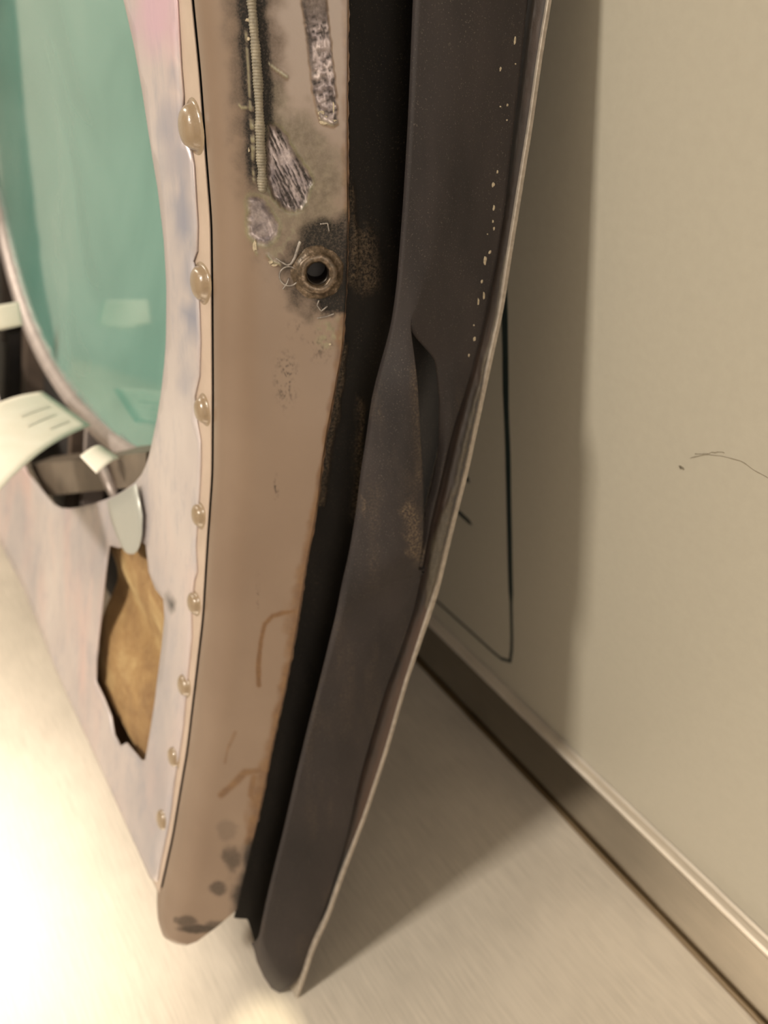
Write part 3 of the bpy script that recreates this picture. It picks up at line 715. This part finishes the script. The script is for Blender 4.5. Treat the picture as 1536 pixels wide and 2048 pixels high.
def sheet(name, loops, off, step=.010):
    pts = []; ed = []
    for lp in loops:
        q = np.array(list(lp) + [lp[0]], float); seg = np.linalg.norm(np.diff(q, axis=0), axis=1); out = []
        for k in range(len(seg)):                       # split long edges
            m_ = max(1, int(seg[k] / step)); out += [q[k] + (q[k + 1] - q[k]) * i / m_ for i in range(m_)]
        s0 = len(pts); pts += out; ed += [(s0 + i, s0 + (i + 1) % len(out)) for i in range(len(out))]
    lo = np.min(loops[0], axis=0); hi = np.max(loops[0], axis=0); ys_ = []; y = lo[0] + step / 2
    while y < hi[0]: ys_.append(y); y += step * (1 if y < .8 else 2.5)
    gy, gz = np.meshgrid(ys_, np.arange(lo[1] + step / 2, hi[1], step)); gy = gy.ravel(); gz = gz.ravel()
    keep = np.ones(gy.shape, bool)
    for k, lp in enumerate(loops):
        d_ = polysd(gy, gz, lp); keep &= (d_ < -step * .4) if k == 0 else (d_ > step * .4)
    pts = [Vector((a, b)) for a, b in pts] + [Vector((a, b)) for a, b in zip(gy[keep], gz[keep])]
    vo, _, fo, *_r = delaunay_2d_cdt(pts, ed, [], 0, 1e-6)
    vo = np.array([(v.x, v.y) for v in vo]); cen_ = np.array([vo[list(f_)].mean(0) for f_ in fo])
    ok = polysd(cen_[:, 0], cen_[:, 1], loops[0]) < 0
    for lp in loops[1:]: ok &= polysd(cen_[:, 0], cen_[:, 1], lp) > 0
    x = rG(vo[:, 1]) + (np.array([off(a, b) for a, b in vo]) if callable(off) else off)
    me = mesh(name, np.stack([x, vo[:, 0], vo[:, 1]], 1), [tuple(f_) for f_, k in zip(fo, ok) if k])
    bm = bmesh.new(); bm.from_mesh(me); bmesh.ops.delete(bm, geom=[v for v in bm.verts if not v.link_faces], context='VERTS')
    if sum(f_.normal.x * f_.calc_area() for f_ in bm.faces) > 0: bmesh.ops.reverse_faces(bm, faces=bm.faces[:])
    bm.to_mesh(me); bm.free(); return me
dents = [(.60, -.36, .05, .004), (.75, -.50, .07, -.006), (.95, -.54, .08, .007), (.52, -.1, .04, -.002)]
def liner_off(y, z):
    o_ = -.0022 + sum(a * math.exp(-((y - b) ** 2 + (z - c_) ** 2) / (2 * r * r)) for b, c_, r, a in dents)
    k_ = min(max((.478 - y) / .02, 0), 1)          # flat where it laps the flange
    return -.0022 * k_ + o_ * (1 - k_)
me = sheet('liner_panel', [outer, hole1, hole2], liner_off)
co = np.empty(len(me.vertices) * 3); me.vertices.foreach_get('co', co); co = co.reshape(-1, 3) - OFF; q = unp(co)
lm = np.zeros((len(co), 4)); n_ = fbm(q[:, 0] / 7, q[:, 1] / 9, 15)  # dark chip, plus pink and blue-grey sheen painted as vertex colour
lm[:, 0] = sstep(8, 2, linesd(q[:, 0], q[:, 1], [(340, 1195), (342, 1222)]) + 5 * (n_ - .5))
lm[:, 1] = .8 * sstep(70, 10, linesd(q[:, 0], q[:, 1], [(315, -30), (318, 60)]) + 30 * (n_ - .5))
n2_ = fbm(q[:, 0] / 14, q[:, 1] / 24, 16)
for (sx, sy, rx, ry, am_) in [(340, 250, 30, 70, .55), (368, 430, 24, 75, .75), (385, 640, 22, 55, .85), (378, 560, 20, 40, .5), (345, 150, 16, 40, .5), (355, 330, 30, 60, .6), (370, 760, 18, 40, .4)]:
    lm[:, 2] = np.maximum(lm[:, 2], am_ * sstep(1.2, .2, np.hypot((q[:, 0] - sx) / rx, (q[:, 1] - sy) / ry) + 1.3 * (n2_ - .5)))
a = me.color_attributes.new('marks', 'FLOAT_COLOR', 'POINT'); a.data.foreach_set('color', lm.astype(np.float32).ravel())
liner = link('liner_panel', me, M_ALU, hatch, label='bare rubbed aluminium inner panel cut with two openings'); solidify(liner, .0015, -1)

# --- tan riveted flange under the liner's edge
zz = np.linspace(ZTOP, ZB - .002, 200)
G = np.stack([np.stack([rG(zz) - .0006, np.full(200, y_), zz], 1) for y_ in np.linspace(YG + .0035, .481, 20)], 1)
fl_o = link('rivet_flange', gridmesh('rivet_flange', G), M_FLANGE, hatch); orient(fl_o, (-1, 0, 0)); solidify(fl_o, .001, -1)
bvh_l = BVHTree.FromPolygons([v_.co.copy() for v_ in fl_o.data.vertices], [tuple(p.vertices) for p in fl_o.data.polygons])
# dark sheet painting the shade in the gap behind the flange edge
G = np.stack([np.stack([rG(zz) + .003, np.full(200, y_), zz], 1) for y_ in (YG - .001, YG + .012)], 1)
link('seam_gap', gridmesh('seam_gap', G), M_DARKGAP, hatch)
def rivet(pxc, hpx):
    c_, n_ = cast(bvh_l, pxc)
    if c_ is None: return
    a_, b_ = basis(n_); d_ = np.linalg.norm(c_)
    rr = hpx * .5 * d_ / F * 1.05; hh = rr * .62
    rings = [(1.22, .0), (1.1, .04), (1.0, .16), (.93, .5), (.75, .8), (.45, .96), (.15, 1.0)]
    seg = 28; v_ = []
    for r_, h_ in rings:
        for k_ in range(seg):
            t_ = 2 * math.pi * k_ / seg; w_ = 1 + .05 * math.sin(3 * t_ + pxc[1]) * (r_ > .9)
            v_.append(c_ + n_ * hh * h_ + (a_ * math.cos(t_) + b_ * math.sin(t_)) * rr * r_ * w_)
    f_ = [(i * seg + k, i * seg + (k + 1) % seg, (i + 1) * seg + (k + 1) % seg, (i + 1) * seg + k) for i in range(len(rings) - 1) for k in range(seg)]
    f_.append(tuple((len(rings) - 1) * seg + k for k in range(seg)))
    link('rivet', mesh('rivet', v_, f_), M_RIVET, hatch)
for p, h_ in [((388, 255), 72), ((406, 566), 62), ((408, 820), 50), ((400, 1030), 44), ((391, 1206), 42), ((371, 1370), 40), ((350, 1512), 36), ((328, 1638), 36), ((355, -120), 74)]:
    rivet(p, h_)

# --- window ring, pane and what fills the cavity
vis = yz([(0, 400), (20, 490), (60, 628), (105, 718), (150, 782), (200, 838), (250, 878), (303, 906)], .05)
vis = [np.array(q) for q in vis]
cy_, cz_ = .90, -.06
ring = [tuple(q) for q in vis][::-1]
a0 = math.atan2((ring[-1][1] - cz_) / .30, (ring[-1][0] - cy_) / .42); a1 = math.atan2((ring[0][1] - cz_) / .30, (ring[0][0] - cy_) / .42) + 2 * math.pi
r0 = math.hypot((ring[-1][1] - cz_) / .30, (ring[-1][0] - cy_) / .42); r1 = math.hypot((ring[0][1] - cz_) / .30, (ring[0][0] - cy_) / .42)
for k_ in range(1, 24):
    s_ = k_ / 24; an_ = a0 + (a1 - a0) * s_; rr_ = r0 + (r1 - r0) * s_
    ring.append((cy_ + .42 * rr_ * math.cos(an_), min(cz_ + .30 * rr_ * math.sin(an_), ZTOP - .03)))
ring = [(max(a, .535 + .02 * abs(b + .1)), b) for a, b in ring]
ring = dens(ring + [ring[0]], 141)[:-1]
pad = np.concatenate([ring[-6:], ring, ring[:6]]) + 0; kern = np.hanning(13); kern /= kern.sum()
rs = np.stack([np.convolve(pad[:, k_], kern, 'same')[6:-6] for k_ in range(2)], 1)
cen = rs.mean(0)
def ringpts(scale, off): return np.array([lin(cen + (q - cen) * scale, off) for q in rs])
prof_ = [(1.0, .052), (1.0, .044), (1.012, .038), (1.03, .036), (1.055, .040), (1.07, .050), (1.07, .075)]
G = np.array([ringpts(s_, o_) for s_, o_ in prof_])
rg = link('window_ring', gridmesh('window_ring', G, close_u=True), M_RING, hatch, label='grey metal ring round the green window')
me = sheet('thin_pane', [[tuple(q) for q in (cen + (rs - cen) * 1.02)]], .0475, .010)
pane = link('thin_pane', me, M_PANE, hatch, label='green window pane in the hatch'); solidify(pane, .006, -1)

# inner back wall, stiffener beam, ribs
def slab(name, y0_, y1_, z0_, z1_, o0, o1, mat, tilt=0, **props):
    ny, nz_ = 8, 8; v_ = []; f_ = []
    for o_ in (o0, o1):
        for i in range(nz_ + 1):
            for j in range(ny + 1):
                z = z0_ + (z1_ - z0_) * i / nz_ ; y = y0_ + (y1_ - y0_) * j / ny
                v_.append(lin((y, z + tilt * (y - y0_)), o_))
    m_ = (ny + 1); n_ = m_ * (nz_ + 1)
    for s_ in (0, n_):
        for i in range(nz_):
            for j in range(ny): f_.append((s_ + i * m_ + j, s_ + i * m_ + j + 1, s_ + (i + 1) * m_ + j + 1, s_ + (i + 1) * m_ + j))
    for j in range(ny): f_ += [(j, j + 1, n_ + j + 1, n_ + j), (nz_ * m_ + j, nz_ * m_ + j + 1, n_ + nz_ * m_ + j + 1, n_ + nz_ * m_ + j)]
    for i in range(nz_): f_ += [(i * m_, (i + 1) * m_, n_ + (i + 1) * m_, n_ + i * m_), (i * m_ + ny, (i + 1) * m_ + ny, n_ + (i + 1) * m_ + ny, n_ + i * m_ + ny)]
    me = mesh(name, v_, f_); bm = bmesh.new(); bm.from_mesh(me); bmesh.ops.recalc_face_normals(bm, faces=bm.faces[:]); bm.to_mesh(me); bm.free()
    o_ = link(name, me, mat, hatch, False, **props); return o_
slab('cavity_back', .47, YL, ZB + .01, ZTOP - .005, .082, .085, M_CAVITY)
qa = onl((70, 985), .03); qb = onl((290, 960), .03)
bq = [onl(p, .024) for p in ((60, 930), (292, 905), (292, 972), (92, 992))]
bv = [q + np.array([dx, 0, 0]) for dx in (0, .03) for q in bq]
link('stiffener_beam', mesh('stiffener_beam', bv, [(0, 1, 2, 3), (7, 6, 5, 4), (0, 4, 5, 1), (1, 5, 6, 2), (2, 6, 7, 3), (3, 7, 4, 0)]), plain('beam_primer', (.15, .115, .085), .45, .2, 25, .25), hatch, False, label='brown stiffener beam inside the lower opening')
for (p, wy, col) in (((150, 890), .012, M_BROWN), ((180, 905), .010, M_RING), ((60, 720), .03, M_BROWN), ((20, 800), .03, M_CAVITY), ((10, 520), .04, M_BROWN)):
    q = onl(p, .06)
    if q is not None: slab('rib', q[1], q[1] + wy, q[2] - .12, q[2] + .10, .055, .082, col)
q = onl((225, 965), .02); tube('hinge_pin', [q + np.array([.0, .03, .012]), q + np.array([-.004, -.02, -.02])], .006, M_RING, hatch, 12)
# yellow insulation behind the square opening
h2 = np.array(hole2); y0_, y1_, z0_, z1_ = h2[:, 0].min() - .02, h2[:, 0].max() + .03, h2[:, 1].min() - .013, h2[:, 1].max() - .012
n1, n2 = 60, 70; G = np.zeros((n1, n2, 3))
for i in range(n1):
    for j in range(n2):
        z = z0_ + (z1_ - z0_) * i / (n1 - 1); y = y0_ + (y1_ - y0_) * j / (n2 - 1)
        e_ = min(i * 3, n1 - 1 - i) / 9
        G[i, j] = lin((y, z), .010 + .06 * (1 - min(e_, 1)) ** 2 - .006 * (float(fbm(y * 30, z * 30, 3)) - .5) + .012 * math.exp(-((z - (z0_ * .45 + z1_ * .55)) / .025) ** 2))
foam = link('insulation_blanket', gridmesh('insulation_blanket', G), M_FOAM, hatch, label='yellow fibre insulation inside the square opening')
# strip of grey tape hanging over the square opening's top edge
tp = [((214, 1003), (272, 968)), ((221, 1040), (284, 1030)), ((232, 1070), (283, 1070)), ((242, 1092), (279, 1090)), ((250, 1104), (274, 1102)), ((257, 1108), (268, 1108))]
G = []
for k_, (l_, r_) in enumerate(tp):
    a_, b_ = onl(l_, -.0032), onl(r_, -.0032); G.append([a_ + (b_ - a_) * s_ + np.array([-.0004 * math.sin(math.pi * s_), 0, 0]) for s_ in np.linspace(0, 1, 8)])
tape = link('tape_strip', gridmesh('tape_strip', np.array(G)), M_TAPE, hatch, label='greyish green tape tab over the square opening'); orient(tape, (-1, 0, 0)); solidify(tape, .0006, -1)

# ------------------------------------------------------------------ paper tags (separate things)
def tag(name, corners, label, rows_=10, sag=.01, ink=()):
    """corners: four (pixel, y) pairs, going round"""
    c_ = [at(p, y) for p, y in corners]; G = np.zeros((rows_, 16, 3))
    nn = np.cross(c_[1] - c_[0], c_[3] - c_[0]); nn /= np.linalg.norm(nn)
    if nn @ c_[0] > 0: nn = -nn
    for i in range(rows_):
        for j in range(16):
            s_, t_ = j / 15, i / (rows_ - 1)
            G[i, j] = (c_[0] * (1 - s_) + c_[1] * s_) * (1 - t_) + (c_[3] * (1 - s_) + c_[2] * s_) * t_ + nn * sag * math.sin(math.pi * s_)
    o_ = link(name, gridmesh(name, G), M_PAPER, None, label=label, category='tag', group='paper tags hanging in the hatch opening'); orient(o_, nn); solidify(o_, .0004, -1)
    for (s0_, s1_, t_, wd) in ink:
        P_ = []
        for s_ in np.linspace(s0_, s1_, 10):
            b_ = [(c_[0] * (1 - s_) + c_[1] * s_) * (1 - tt) + (c_[3] * (1 - s_) + c_[2] * s_) * tt + nn * (sag * math.sin(math.pi * s_) + .0006) for tt in (t_, t_ + wd)]
            P_.append(b_)
        k_ = link('print_line', gridmesh('print_line', np.array(P_)), M_INK, None); k_.parent = o_
    return o_
tag('paper_tag', [((85, 783), .93), ((-120, 890), .80), ((-60, 1045), .62), ((182, 850), .80)], 'large cream paper tag curling out of the oval opening', 12, .012,
    [(.12, .40, .35, .06), (.15, .42, .55, .05), (.12, .3, .75, .05)])
tag('paper_tag', [((160, 912), .70), ((205, 893), .72), ((243, 918), .70), ((193, 947), .68)], 'small folded cream tag over the brown beam below the window', 8, .006)
tag('paper_tag', [((-60, 615), 1.0), ((38, 603), 1.0), ((46, 650), 1.0), ((-60, 668), 1.0)], 'cream tag at left edge beside the window ring', 8, .004)

# ------------------------------------------------------------------ ceiling lamps (their light stays with them)
def ceiling_lamp(x, y, sx, sy, watts, label, z=ZC, spot=None):
    c_ = bf(x, y, z)
    lp = thing('ceiling_lamp', label, 'lamp', (c_[0], c_[1], z - .05))
    box('housing', x - sx / 2 - .02, x + sx / 2 + .02, y - sy / 2 - .02, y + sy / 2 + .02, z - .05, z - .001, M_LAMP, lp)
    box('diffuser', x - sx / 2, x + sx / 2, y - sy / 2, y + sy / 2, z - .055, z - .0495, M_DIFF, lp)
    li = bpy.data.lights.new('lamp_light', 'AREA'); li.shape = 'RECTANGLE'; li.size = sx; li.size_y = sy; li.energy = watts; li.color = WARM
    lo = bpy.data.objects.new('lamp_light', li); C.objects.link(lo); lo.location = V((c_[0], c_[1], z - .06)); setpar(lo, lp)
ceiling_lamp(-1.62, .34, .24, .24, KEY_W, 'small square ceiling lamp left of the bench')
ceiling_lamp(-1.0, 2.1, .4, 1.2, CEIL_W, 'long ceiling lamp beyond the hatch')
# added window-shaped fill light on the near wall, behind the camera
wx0, wx1, wz0, wz1 = -1.5, -.3, -.25, .65
wn = box('fill_panel', wx0 - .06, wx1 + .06, -2.2, -2.17, wz0 - .06, wz1 + .06, M_LAMP, **S)
gl = box('thin_pane', wx0, wx1, -2.172, -2.166, wz0, wz1, M_DIFF); gl.parent = wn  # glowing face of the added fill light
box('fill_bar', (wx0 + wx1) / 2 - .015, (wx0 + wx1) / 2 + .015, -2.17, -2.155, wz0, wz1, M_LAMP).parent = wn
li = bpy.data.lights.new('fill_light', 'AREA'); li.shape = 'RECTANGLE'; li.size = wx1 - wx0; li.size_y = wz1 - wz0; li.energy = NEAR_W; li.color = (1, .93, .84)
lo = bpy.data.objects.new('fill_light', li); C.objects.link(lo); lo.location = V(bf((wx0 + wx1) / 2, -2.14, (wz0 + wz1) / 2))
lo.rotation_euler = Vector((SA, CA, -.12)).to_track_quat('-Z', 'Z').to_euler(); lo.parent = wn

# narrow spot added to throw a bright patch on the bench front
sp_c = np.array([.02, -.42, ZC - .02]); sp_t = ray(528, 2078) * (ZT / ray(528, 2078)[2])
spot = thing('added_spot', 'added narrow spot for the bright patch in front of the hatch', 'lamp', sp_c)
d_ = (sp_t - sp_c) / np.linalg.norm(sp_t - sp_c)
tube('spot_can', [sp_c - d_ * .02, sp_c + d_ * .06], .035, M_LAMP, spot, 20)
li = bpy.data.lights.new('spot_light', 'SPOT'); li.energy = 220; li.color = (1, .9, .62); li.spot_size = math.radians(1.9); li.spot_blend = .12; li.shadow_soft_size = .012
lo = bpy.data.objects.new('spot_light', li); C.objects.link(lo); lo.location = V(sp_c + d_ * .075)
lo.rotation_euler = Vector(d_).to_track_quat('-Z', 'Y').to_euler(); setpar(lo, spot)
